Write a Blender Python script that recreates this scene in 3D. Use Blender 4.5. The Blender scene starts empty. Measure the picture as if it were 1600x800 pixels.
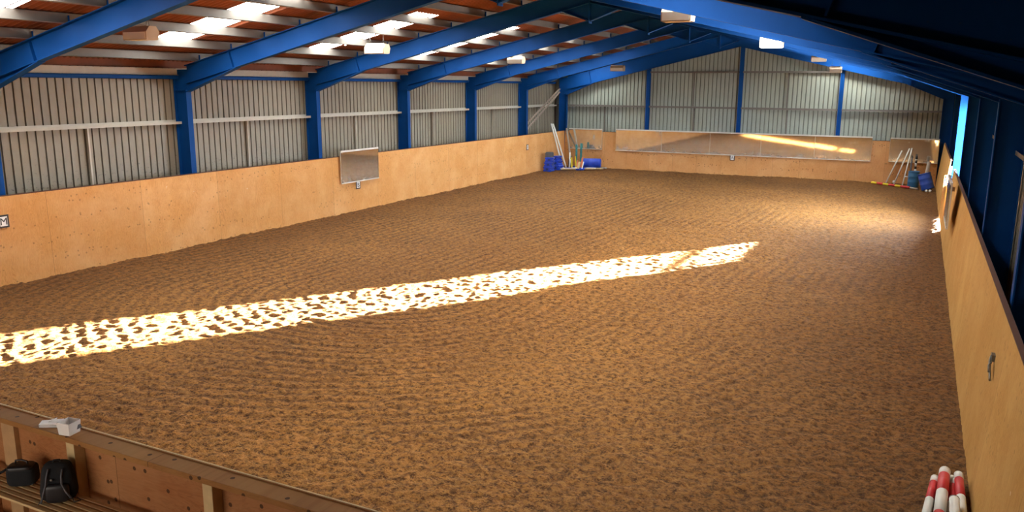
import bpy, bmesh, math, random
import numpy as np
from mathutils import Vector, Matrix
random.seed(4)
C = bpy.context.scene.collection
S = bpy.context.scene
PI = math.pi

# ------------------------------------------------------------------ camera, light, exposure
cam_data = bpy.data.cameras.new('camera'); cam = bpy.data.objects.new('camera', cam_data); C.objects.link(cam)
CY, CP, CR = 0.4615, -0.2073, 0.0067
fw = Vector((-math.sin(CY)*math.cos(CP), math.cos(CY)*math.cos(CP), math.sin(CP)))
rt = Vector((math.cos(CY), math.sin(CY), 0)); up = rt.cross(fw)
r2 = rt*math.cos(CR)+up*math.sin(CR); u2 = -rt*math.sin(CR)+up*math.cos(CR)
cam.matrix_world = Matrix(((r2.x,u2.x,-fw.x,16.9435),(r2.y,u2.y,-fw.y,-4.2822),(r2.z,u2.z,-fw.z,4.2173),(0,0,0,1)))
cam_data.sensor_fit = 'HORIZONTAL'; cam_data.sensor_width = 36.0
cam_data.lens = 36.0*1265.57/1600
cam_data.clip_start = 0.05; cam_data.clip_end = 400
S.camera = cam

SKY_STRENGTH = 95.0
SUN_STRENGTH = 480.0
ROOFLIGHT_STRENGTH = 20.0
S.view_settings.view_transform = 'Standard'; S.view_settings.look = 'None'
S.view_settings.gamma = 1.0; S.view_settings.use_curve_mapping = False
S.view_settings.exposure = 0.0
S.cycles.use_denoising = True
S.cycles.max_bounces = 8; S.cycles.diffuse_bounces = 5; S.cycles.glossy_bounces = 4
S.cycles.sample_clamp_indirect = 12.0

world = bpy.data.worlds.new('sky'); S.world = world; world.use_nodes = True
bg = world.node_tree.nodes['Background']
bg.inputs[0].default_value = (0.72, 0.86, 1.0, 1); bg.inputs[1].default_value = SKY_STRENGTH
sun_d = bpy.data.lights.new('sun', 'SUN'); sun = bpy.data.objects.new('sun', sun_d); C.objects.link(sun)
sun_d.energy = SUN_STRENGTH; sun_d.color = (1.0, 0.86, 0.66); sun_d.angle = math.radians(0.53)
SUNV = Vector((-0.5547, -0.8321, -0.132)).normalized()
sun.rotation_euler = SUNV.to_track_quat('-Z', 'Y').to_euler(); sun.location = (30, 45, 10)

# ------------------------------------------------------------------ dimensions (metres)
W, L = 17.77, 36.0
HB = 1.885
YF = [6.1716+5.1754*k for k in range(-1, 6)]       # portal frames
YE = 36.3
XI0, XO0 = -0.35, -0.80                             # left columns, inner and outer face
XI1, XO1 = 18.05, 18.50
XC = 8.85
SL = 0.233
def zb(x): return 4.29+SL*min(x, 2*XC-x)            # underside of rafters
def zt(x): return 4.76+SL*min(x, 2*XC-x)            # top of rafters
def zs(x): return 4.99+SL*min(x, 2*XC-x)            # roof sheet
YN = -5.4                                           # near gable
YG = 36.6                                           # far gable cladding
XL, XR = -0.83, 18.53

# ------------------------------------------------------------------ helpers
class MB:
    def __init__(s): s.v=[]; s.f=[]; s.m=[]; s.sm=[]
    def add(s, vs, fs, mi=0, smooth=False):
        b=len(s.v); s.v += [tuple(v) for v in vs]
        for f in fs: s.f.append(tuple(i+b for i in f)); s.m.append(mi); s.sm.append(smooth)
        return s
    def box(s, x0,x1,y0,y1,z0,z1, mi=0, mtx=None):
        vs=[(x0,y0,z0),(x1,y0,z0),(x1,y1,z0),(x0,y1,z0),(x0,y0,z1),(x1,y0,z1),(x1,y1,z1),(x0,y1,z1)]
        if mtx is not None: vs=[tuple(mtx@Vector(v)) for v in vs]
        return s.add(vs, [(0,3,2,1),(4,5,6,7),(0,1,5,4),(1,2,6,5),(2,3,7,6),(3,0,4,7)], mi)
    def prism_y(s, poly, y0, y1, mi=0):             # polygon in x-z, extruded along y
        n=len(poly); vs=[(p[0],y0,p[1]) for p in poly]+[(p[0],y1,p[1]) for p in poly]
        return s.add(vs, [tuple(range(n)), tuple(range(2*n-1,n-1,-1))]+[(i,i+n,(i+1)%n+n,(i+1)%n) for i in range(n)], mi)
    def prism(s, poly, a, b, mtx, mi=0):            # polygon in local x-y, extruded along local z
        n=len(poly); vs=[tuple(mtx@Vector((p[0],p[1],a))) for p in poly]+[tuple(mtx@Vector((p[0],p[1],b))) for p in poly]
        return s.add(vs, [tuple(range(n-1,-1,-1)), tuple(range(n,2*n))]+[(i,(i+1)%n,(i+1)%n+n,i+n) for i in range(n)], mi)
    def bar(s, p0, p1, w, h, mi=0, upv=(0,0,1)):
        p0=Vector(p0); p1=Vector(p1); d=(p1-p0); l=d.length; d.normalize()
        a=d.cross(Vector(upv)).normalized(); b=a.cross(d)
        m=Matrix(((a.x,b.x,d.x,p0.x),(a.y,b.y,d.y,p0.y),(a.z,b.z,d.z,p0.z),(0,0,0,1)))
        return s.box(-w/2,w/2,-h/2,h/2,0,l,mi,m)
    def tube(s, pts, r, n=10, mi=0, caps=True, smooth=True):
        pts=[Vector(p) for p in pts]; k=len(pts); rr=r if isinstance(r,(list,tuple)) else [r]*k
        ref=None; vs=[]
        for i,p in enumerate(pts):
            t=(pts[min(i+1,k-1)]-pts[max(i-1,0)]).normalized()
            if ref is None: ref=Vector((0,0,1)) if abs(t.z)<.9 else Vector((1,0,0))
            a=t.cross(ref).normalized(); b=a.cross(t).normalized(); ref=b
            for j in range(n):
                an=2*PI*j/n; vs.append(tuple(p+(a*math.cos(an)+b*math.sin(an))*rr[i]))
        base=len(s.v); s.v+=vs
        for i in range(k-1):
            for j in range(n):
                s.f.append((base+i*n+j,base+i*n+(j+1)%n,base+(i+1)*n+(j+1)%n,base+(i+1)*n+j)); s.m.append(mi); s.sm.append(smooth)
        if caps:
            s.f.append(tuple(base+j for j in range(n-1,-1,-1))); s.m.append(mi); s.sm.append(False)
            s.f.append(tuple(base+(k-1)*n+j for j in range(n))); s.m.append(mi); s.sm.append(False)
        return s
    def lathe(s, prof, mtx=None, n=28, mi=0):       # (radius, height) about local z, closed at the ends when r = 0
        vs=[]; 
        for r,z in prof:
            for j in range(n):
                a=2*PI*j/n; v=Vector((r*math.cos(a), r*math.sin(a), z)); vs.append(tuple(mtx@v if mtx is not None else v))
        fs=[]
        for i in range(len(prof)-1):
            for j in range(n): fs.append((i*n+j,i*n+(j+1)%n,(i+1)*n+(j+1)%n,(i+1)*n+j))
        return s.add(vs, fs, mi, True)
    def build(s, name, mats, parent=None, bevel=0, smooth=False, origin=None):
        me=bpy.data.meshes.new(name); v=s.v
        if origin is not None: v=[(a-origin[0],b-origin[1],c-origin[2]) for a,b,c in v]
        me.from_pydata(v, [], s.f); me.update()
        if not isinstance(mats,(list,tuple)): mats=[mats]
        for m in mats: me.materials.append(m)
        me.polygons.foreach_set('material_index', s.m)
        me.polygons.foreach_set('use_smooth', [bool(q) or smooth for q in s.sm])
        bm=bmesh.new(); bm.from_mesh(me); bmesh.ops.recalc_face_normals(bm, faces=bm.faces); bm.to_mesh(me); bm.free()
        o=bpy.data.objects.new(name, me); C.objects.link(o)
        if origin is not None: o.location=origin
        if parent is not None:
            o.parent=parent
            if origin is None: o.location = -Vector(parent.location) if parent.rotation_euler.z == 0 else o.location
            else: o.location = Vector(origin)-Vector(parent.location)
        if bevel:
            b=o.modifiers.new('bevel','BEVEL'); b.width=bevel; b.segments=2; b.limit_method='ANGLE'
        return o
def tag(o, label=None, cat=None, group=None, kind=None):
    if label: o['label']=label
    if cat: o['category']=cat
    if group: o['group']=group
    if kind: o['kind']=kind
    return o
def thing(name, label, cat, loc=(0,0,0), group=None, kind=None):
    o=bpy.data.objects.new(name, None); C.objects.link(o); o.location=loc; o.empty_display_size=.1
    return tag(o, label, cat, group, kind)
def frame_mtx(p0, p1, refv=(0,0,1)):
    p0=Vector(p0); d=(Vector(p1)-p0).normalized(); r=Vector(refv)
    if abs(d.dot(r))>.95: r=Vector((1,0,0))
    a=r.cross(d).normalized(); b=d.cross(a)
    return Matrix(((a.x,b.x,d.x,p0.x),(a.y,b.y,d.y,p0.y),(a.z,b.z,d.z,p0.z),(0,0,0,1)))

# ------------------------------------------------------------------ materials
def newmat(name):
    m=bpy.data.materials.new(name); m.use_nodes=True; nt=m.node_tree
    return m, nt, nt.nodes['Principled BSDF']
def N(nt, typ, **kw):
    n=nt.nodes.new(typ)
    for k,v in kw.items():
        if k in ('operation','data_type','blend_type','feature','noise_dimensions','wave_type','bands_direction','interpolation_type'): setattr(n,k,v)
    return n
def L_(nt,a,b): nt.links.new(a,b)
def math_(nt, op, a, b=None, c=None):
    n=nt.nodes.new('ShaderNodeMath'); n.operation=op
    for i,x in enumerate((a,b,c)):
        if x is None: continue
        if isinstance(x,(int,float)): n.inputs[i].default_value=x
        else: nt.links.new(x,n.inputs[i])
    return n.outputs[0]
def mix_(nt, f, a, b, blend='MIX'):
    n=nt.nodes.new('ShaderNodeMix'); n.data_type='RGBA'; n.blend_type=blend
    for sock,x in ((n.inputs[0],f),(n.inputs[6],a),(n.inputs[7],b)):
        if isinstance(x,(int,float)): sock.default_value=x
        elif isinstance(x,tuple): sock.default_value=(*x,1)[:4]
        else: nt.links.new(x,sock)
    return n.outputs[2]
def noise_(nt, vec, scale, detail=3, rough=.55, dist=0):
    n=nt.nodes.new('ShaderNodeTexNoise'); n.inputs['Scale'].default_value=scale; n.inputs['Detail'].default_value=detail
    n.inputs['Roughness'].default_value=rough; n.inputs['Distortion'].default_value=dist
    if vec is not None: nt.links.new(vec,n.inputs['Vector'])
    return n.outputs['Fac']
def ramp_(nt, f, lo, hi):
    n=nt.nodes.new('ShaderNodeMapRange'); n.inputs[1].default_value=lo; n.inputs[2].default_value=hi; n.clamp=True
    nt.links.new(f,n.inputs[0]); return n.outputs[0]
def coords(nt, sc=(1,1,1)):
    t=nt.nodes.new('ShaderNodeTexCoord'); mp=nt.nodes.new('ShaderNodeMapping'); mp.inputs['Scale'].default_value=sc
    nt.links.new(t.outputs['Object'],mp.inputs['Vector']); return mp.outputs['Vector']
def plain(name, col, rough=.6, metal=0, var=.15, scale=8, spec=None, bump=0):
    m,nt,b=newmat(name); v=coords(nt)
    f=noise_(nt,v,scale,4)
    dark=tuple(c*(1-var) for c in col); light=tuple(min(1,c*(1+var)) for c in col)
    L_(nt,mix_(nt,f,dark,light),b.inputs['Base Color'])
    b.inputs['Roughness'].default_value=rough; b.inputs['Metallic'].default_value=metal
    if spec is not None: b.inputs['Specular IOR Level'].default_value=spec
    if bump:
        bn=nt.nodes.new('ShaderNodeBump'); bn.inputs['Strength'].default_value=bump; bn.inputs['Distance'].default_value=.01
        L_(nt,noise_(nt,v,scale*6,3),bn.inputs['Height']); L_(nt,bn.outputs[0],b.inputs['Normal'])
    return m
def emit(name, col, st):
    m,nt,b=newmat(name); b.inputs['Base Color'].default_value=(*[c*.8 for c in col],1)
    b.inputs['Emission Color'].default_value=(*col,1); b.inputs['Emission Strength'].default_value=st
    return m
def ply(name, axis, base, dark, pale, tint=.5, holes=1.0, seed=0.0, sheet=1.22, grain=.75, vertical=True, dotscale=6.5):
    """plywood; axis = the horizontal axis of the board ('x' or 'y')"""
    m,nt,b=newmat(name)
    t=nt.nodes.new('ShaderNodeTexCoord'); s=nt.nodes.new('ShaderNodeSeparateXYZ'); L_(nt,t.outputs['Object'],s.inputs[0])
    h=s.outputs[0 if axis=='x' else 1]; z=s.outputs[2]
    idx=math_(nt,'FLOOR',math_(nt,'DIVIDE',math_(nt,'ADD',h,seed),sheet))
    wn=nt.nodes.new('ShaderNodeTexWhiteNoise'); wn.noise_dimensions='1D'; L_(nt,idx,wn.inputs['W']); rnd=wn.outputs['Value']
    cmb=nt.nodes.new('ShaderNodeCombineXYZ'); 
    gx,gz=(3.6,.6) if vertical else (.6,3.6)
    L_(nt,math_(nt,'MULTIPLY',h,gx),cmb.inputs[0]); L_(nt,math_(nt,'MULTIPLY',z,gz),cmb.inputs[1]); L_(nt,math_(nt,'MULTIPLY',rnd,37.0),cmb.inputs[2])
    g=noise_(nt,cmb.outputs[0],1.5,5,.6,1.6)
    rings=math_(nt,'FRACT',math_(nt,'MULTIPLY',g,13.0))
    rings=ramp_(nt,math_(nt,'ABSOLUTE',math_(nt,'SUBTRACT',rings,.5)),.22,.5)
    cmb2=nt.nodes.new('ShaderNodeCombineXYZ'); L_(nt,h,cmb2.inputs[0]); L_(nt,z,cmb2.inputs[1])
    blotch=noise_(nt,cmb2.outputs[0],1.1,4,.6)
    col=mix_(nt,math_(nt,'MULTIPLY',rings,grain),base,dark)
    col=mix_(nt,math_(nt,'MULTIPLY',ramp_(nt,blotch,.42,.68),.6),col,pale)
    col=mix_(nt,math_(nt,'MULTIPLY',rnd,tint),col,mix_(nt,.5,col,dark))
    fine=noise_(nt,cmb.outputs[0],14,3)
    col=mix_(nt,.25,col,mix_(nt,fine,dark,pale))
    # nail and bolt holes in rows
    cmb3=nt.nodes.new('ShaderNodeCombineXYZ'); L_(nt,math_(nt,'MULTIPLY',h,dotscale),cmb3.inputs[0]); L_(nt,math_(nt,'MULTIPLY',math_(nt,'ADD',z,s.outputs[1]) if dotscale<5 else z,dotscale),cmb3.inputs[1])
    vo=nt.nodes.new('ShaderNodeTexVoronoi'); vo.voronoi_dimensions='2D'; vo.inputs['Scale'].default_value=1.0; L_(nt,cmb3.outputs[0],vo.inputs['Vector'])
    dots=math_(nt,'LESS_THAN',vo.outputs['Distance'],.13 if dotscale>5 else .075)
    band=math_(nt,'LESS_THAN',math_(nt,'ABSOLUTE',math_(nt,'SUBTRACT',math_(nt,'FRACT',math_(nt,'DIVIDE',math_(nt,'ADD',z,.22),.42)),.5)),.2)
    patch=math_(nt,'GREATER_THAN',noise_(nt,cmb2.outputs[0],.7,1),.5)
    dd=math_(nt,'MULTIPLY',math_(nt,'MULTIPLY',dots,band),math_(nt,'MULTIPLY',patch,.75*holes)) if dotscale>5 else math_(nt,'MULTIPLY',dots,.85)
    col=mix_(nt,dd,col,(.05,.025,.012))
    # sheet joints
    fr=math_(nt,'FRACT',math_(nt,'DIVIDE',math_(nt,'ADD',h,seed),sheet))
    jn=math_(nt,'LESS_THAN',fr,.006/sheet*1.2)
    col=mix_(nt,math_(nt,'MULTIPLY',jn,.6),col,(.06,.03,.015))
    # pale chips
    ch=math_(nt,'GREATER_THAN',noise_(nt,cmb3.outputs[0],.9,2),.76)
    col=mix_(nt,math_(nt,'MULTIPLY',ch,.6),col,(.8,.68,.5))
    L_(nt,col,b.inputs['Base Color']); b.inputs['Roughness'].default_value=.7; b.inputs['Specular IOR Level'].default_value=.15
    bn=nt.nodes.new('ShaderNodeBump'); bn.inputs['Strength'].default_value=.15; bn.inputs['Distance'].default_value=.01
    L_(nt,fine,bn.inputs['Height']); L_(nt,bn.outputs[0],b.inputs['Normal'])
    return m
def cladding(name, axis, col, dirt_shade, low=1.9):
    m,nt,b=newmat(name)
    t=nt.nodes.new('ShaderNodeTexCoord'); s=nt.nodes.new('ShaderNodeSeparateXYZ'); L_(nt,t.outputs['Object'],s.inputs[0])
    h=s.outputs[0 if axis=='x' else 1]; z=s.outputs[2]
    cmb=nt.nodes.new('ShaderNodeCombineXYZ'); L_(nt,math_(nt,'MULTIPLY',h,1.0),cmb.inputs[0]); L_(nt,math_(nt,'MULTIPLY',z,.35),cmb.inputs[1])
    streak=noise_(nt,cmb.outputs[0],5,4,.6)
    cmb2=nt.nodes.new('ShaderNodeCombineXYZ'); L_(nt,h,cmb2.inputs[0]); L_(nt,z,cmb2.inputs[1])
    sp=noise_(nt,cmb2.outputs[0],16,5,.7)
    big=noise_(nt,cmb2.outputs[0],.5,2)
    c=mix_(nt,streak,tuple(x*.82 for x in col),tuple(x*1.12 for x in col))
    c=mix_(nt,math_(nt,'MULTIPLY',ramp_(nt,big,.35,.65),.5),c,(col[0]*1.02,col[1]*.93,col[2]*.82))
    # mould speckles, thicker near the sill where damp collects on the sheet
    lowf=ramp_(nt,math_(nt,'SUBTRACT',low+1.3,z),0,1.4)
    th=math_(nt,'SUBTRACT',.69,math_(nt,'MULTIPLY',lowf,.12))
    spk=ramp_(nt,math_(nt,'SUBTRACT',sp,th),0,.05)
    c=mix_(nt,math_(nt,'MULTIPLY',spk,.75),c,dirt_shade)
    # dark lines in the profile troughs: recess shade put into the colour
    fr=math_(nt,'FRACT',math_(nt,'DIVIDE',math_(nt,'ADD',h,10.0),.2))
    tr=math_(nt,'GREATER_THAN',fr,.80)
    c=mix_(nt,math_(nt,'MULTIPLY',tr,.55),c,dirt_shade)
    L_(nt,c,b.inputs['Base Color']); b.inputs['Roughness'].default_value=.55
    return m

M={}
def blue_paint():
    m,nt,b=newmat('blue_steel_paint'); v=coords(nt)
    f=noise_(nt,v,1.5,4); g=noise_(nt,v,30,3,.7)
    c=mix_(nt,f,(.001,.044,.20),(.004,.070,.29))
    c=mix_(nt,math_(nt,'MULTIPLY',ramp_(nt,g,.66,.74),.5),c,(.09,.07,.05))
    L_(nt,c,b.inputs['Base Color']); b.inputs['Roughness'].default_value=.55; b.inputs['Specular IOR Level'].default_value=.12
    return m
M['blue']=blue_paint()
M['purlin']=plain('galvanised_purlin',(.155,.14,.125),.5,0,.2,3)
M['girt']=plain('cream_girt',(.50,.46,.38),.5,0,.15,5)
def roofmat():
    m,nt,b=newmat('rusty_roof_sheet'); v=coords(nt)
    f=noise_(nt,v,.8,5,.6); g=noise_(nt,v,7,4)
    c=mix_(nt,ramp_(nt,f,.3,.7),(.15,.042,.018),(.31,.085,.030)); c=mix_(nt,math_(nt,'MULTIPLY',g,.35),c,(.10,.045,.03))
    L_(nt,c,b.inputs['Base Color']); b.inputs['Roughness'].default_value=.75
    return m
M['roof']=roofmat()
M['clad_l']=cladding('cream_cladding_side','y',(.265,.235,.18),(.055,.045,.032))
M['clad_e']=cladding('grey_cladding_end','x',(.33,.375,.33),(.05,.05,.04))
M['ply_l']=ply('plywood_left','y',(.70,.34,.105),(.44,.17,.04),(.84,.50,.24),seed=.4,holes=.55,sheet=2.44)
M['ply_e']=ply('plywood_far','x',(.66,.33,.12),(.42,.16,.045),(.78,.46,.22),seed=.2)
M['ply_r']=ply('plywood_right','y',(.58,.33,.095),(.37,.17,.04),(.72,.46,.17),holes=.4,seed=.1,sheet=2.44,grain=.85)
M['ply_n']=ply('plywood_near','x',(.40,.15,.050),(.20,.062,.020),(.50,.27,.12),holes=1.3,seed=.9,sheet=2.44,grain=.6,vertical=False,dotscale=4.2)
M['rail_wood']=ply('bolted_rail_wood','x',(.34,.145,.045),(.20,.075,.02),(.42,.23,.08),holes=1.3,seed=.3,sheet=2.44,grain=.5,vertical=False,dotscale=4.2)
M['cap_dark']=plain('dark_board_edge',(.10,.035,.02),.7)
M['timber']=plain('planed_timber',(.50,.30,.14),.6,0,.25,9)
M['timber_pale']=plain('pale_timber',(.60,.44,.22),.6,0,.25,9)
M['mirror']=None
def mirror_mat(name='dusty_mirror', z0=1.0):
    m,nt,b=newmat(name); t=nt.nodes.new('ShaderNodeTexCoord'); s=nt.nodes.new('ShaderNodeSeparateXYZ')
    L_(nt,t.outputs['Object'],s.inputs[0]); v=t.outputs['Object']
    n1=noise_(nt,v,3.0,6,.65); 
    # splashed dust, thickest along the bottom edge of the glass
    low=ramp_(nt,math_(nt,'SUBTRACT',z0+.55,s.outputs[2]),-.25,.55)
    d=math_(nt,'MULTIPLY',math_(nt,'ADD',math_(nt,'MULTIPLY',low,.55),.06),math_(nt,'ADD',math_(nt,'MULTIPLY',n1,.9),.05))
    dust=nt.nodes.new('ShaderNodeBsdfDiffuse'); dust.inputs[0].default_value=(.45,.42,.38,1)
    gl=nt.nodes.new('ShaderNodeBsdfGlossy'); gl.inputs['Color'].default_value=(.78,.78,.73,1); gl.inputs['Roughness'].default_value=.035
    mx=nt.nodes.new('ShaderNodeMixShader'); L_(nt,math_(nt,'MINIMUM',math_(nt,'ADD',d,.08),.44),mx.inputs[0]); L_(nt,gl.outputs[0],mx.inputs[1]); L_(nt,dust.outputs[0],mx.inputs[2])
    nt.nodes.remove(b); L_(nt,mx.outputs[0],nt.nodes['Material Output'].inputs['Surface'])
    return m
M['mirror']=mirror_mat()
M['mirror_frame']=plain('pale_mirror_trim',(.66,.62,.54),.5,0,.12,12)
M['white']=plain('white_paint',(.78,.77,.72),.5,0,.1,6)
M['card']=plain('white_card',(.92,.90,.88),.7,0,.03,20)
M['black']=plain('black_fabric',(.007,.008,.011),.85,0,.4,60,bump=.4)
M['blackgloss']=plain('black_plastic',(.015,.015,.018),.4)
M['grey_cord']=plain('grey_piping',(.10,.10,.115),.7)
M['letterblack']=plain('black_lettering',(.03,.025,.03),.5)
M['plastic_blue']=plain('blue_plastic',(.012,.055,.48),.38,0,.2,7)
M['plastic_blue_dark']=plain('dark_blue_plastic',(.01,.03,.16),.45,0,.2,7)
M['drum_blue']=plain('weathered_blue_drum',(.03,.15,.33),.45,0,.25,6)
M['drum_blue2']=plain('bright_blue_drum',(.02,.08,.45),.4,0,.2,6)
M['red']=plain('red_band_paint',(.62,.035,.04),.45,0,.12,10)
M['yellow']=plain('yellow_band_paint',(.80,.62,.03),.5,0,.1,10)
M['teal']=plain('teal_painted_wood',(.04,.26,.27),.5,0,.2,8)
M['orange']=plain('orange_paint',(.75,.22,.10),.5)
M['taupe']=plain('taupe_tube',(.34,.27,.22),.7,0,.2,8)
M['steel']=plain('scratched_steel',(.22,.21,.19),.4,.7,.2,15)
M['lamp_body']=plain('lamp_housing',(.50,.38,.26),.5,0,.1,6)
M['lamp_front']=plain('lamp_reflector_glass',(.85,.82,.74),.35,0,.04,6)
M['concrete']=plain('concrete_yard',(.42,.40,.37),.9,0,.15,1.5)
M['wire']=plain('thin_wire',(.06,.05,.045),.5,.3)
M['rooflight']=emit('daylit_rooflight',(.96,.97,.92),ROOFLIGHT_STRENGTH)
M['rooflight_right']=emit('daylit_rooflight_right',(.96,.97,.92),ROOFLIGHT_STRENGTH*1.9)
M['partition_glow']=emit('added_partition_glow',(1.0,.93,.82),5.0)  # glow of the unseen panel added to light the partition
M['lamp_lit']=emit('lit_lamp',(1.0,.97,.92),6.0)

def sandmat():
    m,nt,b=newmat('harrowed_surface'); v=coords(nt)
    big=noise_(nt,v,.22,4,.55); mid=noise_(nt,v,11,5,.66); fin=noise_(nt,v,38,5,.7); spk=noise_(nt,v,55,2,.5)
    c=mix_(nt,ramp_(nt,mid,.38,.58),(.098,.037,.009),(.58,.255,.058))
    c=mix_(nt,math_(nt,'MULTIPLY',ramp_(nt,fin,.47,.60),.55),c,(.70,.36,.095)); c=mix_(nt,math_(nt,'MULTIPLY',ramp_(nt,noise_(nt,v,20,4,.6),.56,.64),.75),c,(.06,.022,.007))  # dark pits between clods, their shade put into the colour
    c=mix_(nt,math_(nt,'MULTIPLY',ramp_(nt,big,.35,.65),.30),c,(.19,.072,.018))
    c=mix_(nt,math_(nt,'MULTIPLY',ramp_(nt,spk,.74,.78),.6),c,(.62,.50,.36))
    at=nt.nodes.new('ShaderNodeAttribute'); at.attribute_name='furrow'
    c=mix_(nt,math_(nt,'MULTIPLY',at.outputs['Fac'],.58),c,(.05,.020,.008))   # furrow shade put into the colour
    # darker outer track and far end: dimmer light put into the colour, paler middle
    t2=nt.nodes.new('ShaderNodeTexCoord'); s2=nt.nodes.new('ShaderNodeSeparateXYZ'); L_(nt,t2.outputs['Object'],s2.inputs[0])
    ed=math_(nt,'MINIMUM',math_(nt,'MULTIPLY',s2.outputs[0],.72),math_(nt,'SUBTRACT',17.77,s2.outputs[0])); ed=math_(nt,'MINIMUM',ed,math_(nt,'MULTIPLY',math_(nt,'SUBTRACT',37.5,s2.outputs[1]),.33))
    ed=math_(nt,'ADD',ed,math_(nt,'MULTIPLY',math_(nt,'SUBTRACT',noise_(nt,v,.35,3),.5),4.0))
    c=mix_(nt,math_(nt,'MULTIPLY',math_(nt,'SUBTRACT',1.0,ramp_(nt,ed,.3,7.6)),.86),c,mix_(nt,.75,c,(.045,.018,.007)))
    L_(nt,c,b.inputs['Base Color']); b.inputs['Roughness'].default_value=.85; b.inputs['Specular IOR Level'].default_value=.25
    h=math_(nt,'ADD',math_(nt,'MULTIPLY',mid,.7),math_(nt,'MULTIPLY',fin,.35))
    bn=nt.nodes.new('ShaderNodeBump'); bn.inputs['Strength'].default_value=.9; bn.inputs['Distance'].default_value=.06
    L_(nt,h,bn.inputs['Height']); L_(nt,bn.outputs[0],b.inputs['Normal'])
    return m
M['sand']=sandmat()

# ------------------------------------------------------------------ floor: harrowed riding surface
def vnoise(x, y, cell, seed):
    rs=np.random.RandomState(seed); g=rs.rand(256,256).astype(np.float32)
    fx=x/cell; fy=y/cell; ix=np.floor(fx).astype(int); iy=np.floor(fy).astype(int); tx=fx-ix; ty=fy-iy
    tx=tx*tx*(3-2*tx); ty=ty*ty*(3-2*ty)
    a=g[ix%256,iy%256]; b_=g[(ix+1)%256,iy%256]; c=g[ix%256,(iy+1)%256]; d=g[(ix+1)%256,(iy+1)%256]
    return (a*(1-tx)+b_*tx)*(1-ty)+(c*(1-tx)+d*tx)*ty-.5
def make_floor():
    xs=np.arange(-.35,18.2,.036); ys=np.concatenate([np.arange(-.6,11,.032),np.arange(11,22,.045),np.arange(22,36.5,.075)])
    X,Y=np.meshgrid(xs,ys); nx,ny=len(xs),len(ys)
    # harrow tracks: loops round a core line down the middle of the school
    cx=7.2+.045*Y; cy=np.clip(Y,9.2,27.0)
    d=np.sqrt((X-cx)**2+(Y-cy)**2)+.22*vnoise(X,Y,3.4,3)+.04*vnoise(X,Y,.9,4)
    amp=np.clip(.65+1.3*vnoise(X,Y,2.1,5)-.085*np.clip(X-8,0,9),.12,1.15)
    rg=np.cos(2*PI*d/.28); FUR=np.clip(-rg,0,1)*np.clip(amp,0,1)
    Z=.0070*amp*rg
    Z+=.030*vnoise(X,Y,.075,6)+.022*vnoise(X,Y,.13,7)+.014*vnoise(X,Y,.33,8)+.03*vnoise(X,Y,2.3,9)
    e=np.minimum(np.minimum(X,W-X),np.minimum(35.9-Y,Y+.2))
    Z+=.03*np.exp(-np.clip(e,0,None)/.3)*(1+1.2*vnoise(X,Y,.6,11))-.012
    co=np.stack([X,Y,Z],-1).reshape(-1,3).astype(np.float32)
    i=np.arange((ny-1)*(nx-1)); r=i//(nx-1); c=i%(nx-1); a=r*nx+c
    F=np.stack([a,a+1,a+nx+1,a+nx],-1).astype(np.int32).reshape(-1)
    me=bpy.data.meshes.new('floor'); me.vertices.add(nx*ny); me.vertices.foreach_set('co',co.reshape(-1))
    n=len(i); me.loops.add(n*4); me.loops.foreach_set('vertex_index',F); me.polygons.add(n)
    me.polygons.foreach_set('loop_start',np.arange(n,dtype=np.int32)*4)
    try: me.polygons.foreach_set('loop_total',np.full(n,4,dtype=np.int32))
    except Exception: pass
    me.update(calc_edges=True); me.polygons.foreach_set('use_smooth',[True]*n); me.materials.append(M['sand'])
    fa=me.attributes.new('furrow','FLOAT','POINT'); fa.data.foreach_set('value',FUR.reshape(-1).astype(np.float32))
    o=bpy.data.objects.new('floor',me); C.objects.link(o)
    tag(o,'brown harrowed sand and fibre riding surface with curved rake lines','floor',kind='structure')
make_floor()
g=MB().box(-14,60,-20,90,-.35,-.12); tag(g.build('ground',M['concrete']),'pale concrete yard outside the riding hall','ground',kind='structure')

# ------------------------------------------------------------------ cladding walls
PITCH=.2
def profile(a0,a1):
    """box-profile sheet: (along, depth) points, troughs pushed outwards"""
    pts=[]; k=math.floor((a0+10)/PITCH)-1
    while True:
        base=k*PITCH-10
        for da,dp in ((0,0),(.160,0),(.166,1),(.194,1),(.2,0)):
            a=base+da
            if a0<=a<=a1 and (not pts or a>pts[-1][0]+1e-4): pts.append((a,dp))
        if base>a1: break
        k+=1
    if not pts or pts[0][0]>a0+1e-4: pts.insert(0,(a0,0))
    if pts[-1][0]<a1-1e-4: pts.append((a1,0))
    return pts
def side_sheet(mb, x, sgn, y0, y1, z0, z1, depth=.036):
    pr=profile(y0,y1); vs=[]; n=len(pr)
    for z in (z0,z1):
        for a,dp in pr: vs.append((x+sgn*depth*dp,a,z))
    mb.add(vs,[(i,i+1,n+i+1,n+i) for i in range(n-1)])
def end_sheet(mb, y, sgn, x0, x1, z0, ztop, depth=.036):
    pr=profile(x0,x1); n=len(pr); vs=[(a,y+sgn*depth*dp,z0) for a,dp in pr]+[(a,y+sgn*depth*dp,ztop(a)) for a,dp in pr]
    mb.add(vs,[(i,i+1,n+i+1,n+i) for i in range(n-1)])
ZE=5.02+SL*XL
w=MB(); side_sheet(w,XL,-1,YN,YG,-.15,ZE); tag(w.build('wall_left',M['clad_l']),'cream box-profile metal cladding of the left long side','wall',kind='structure')
DY0,DY1,DZ=23.35,26.80,3.72
w=MB(); side_sheet(w,XR,1,YN,DY0,-.15,ZE); side_sheet(w,XR,1,DY1,YG,-.15,ZE); side_sheet(w,XR,1,DY0,DY1,DZ,ZE)
tag(w.build('wall_right',M['clad_l']),'cream box-profile metal cladding of the right long side with the doorway','wall',kind='structure')
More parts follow.
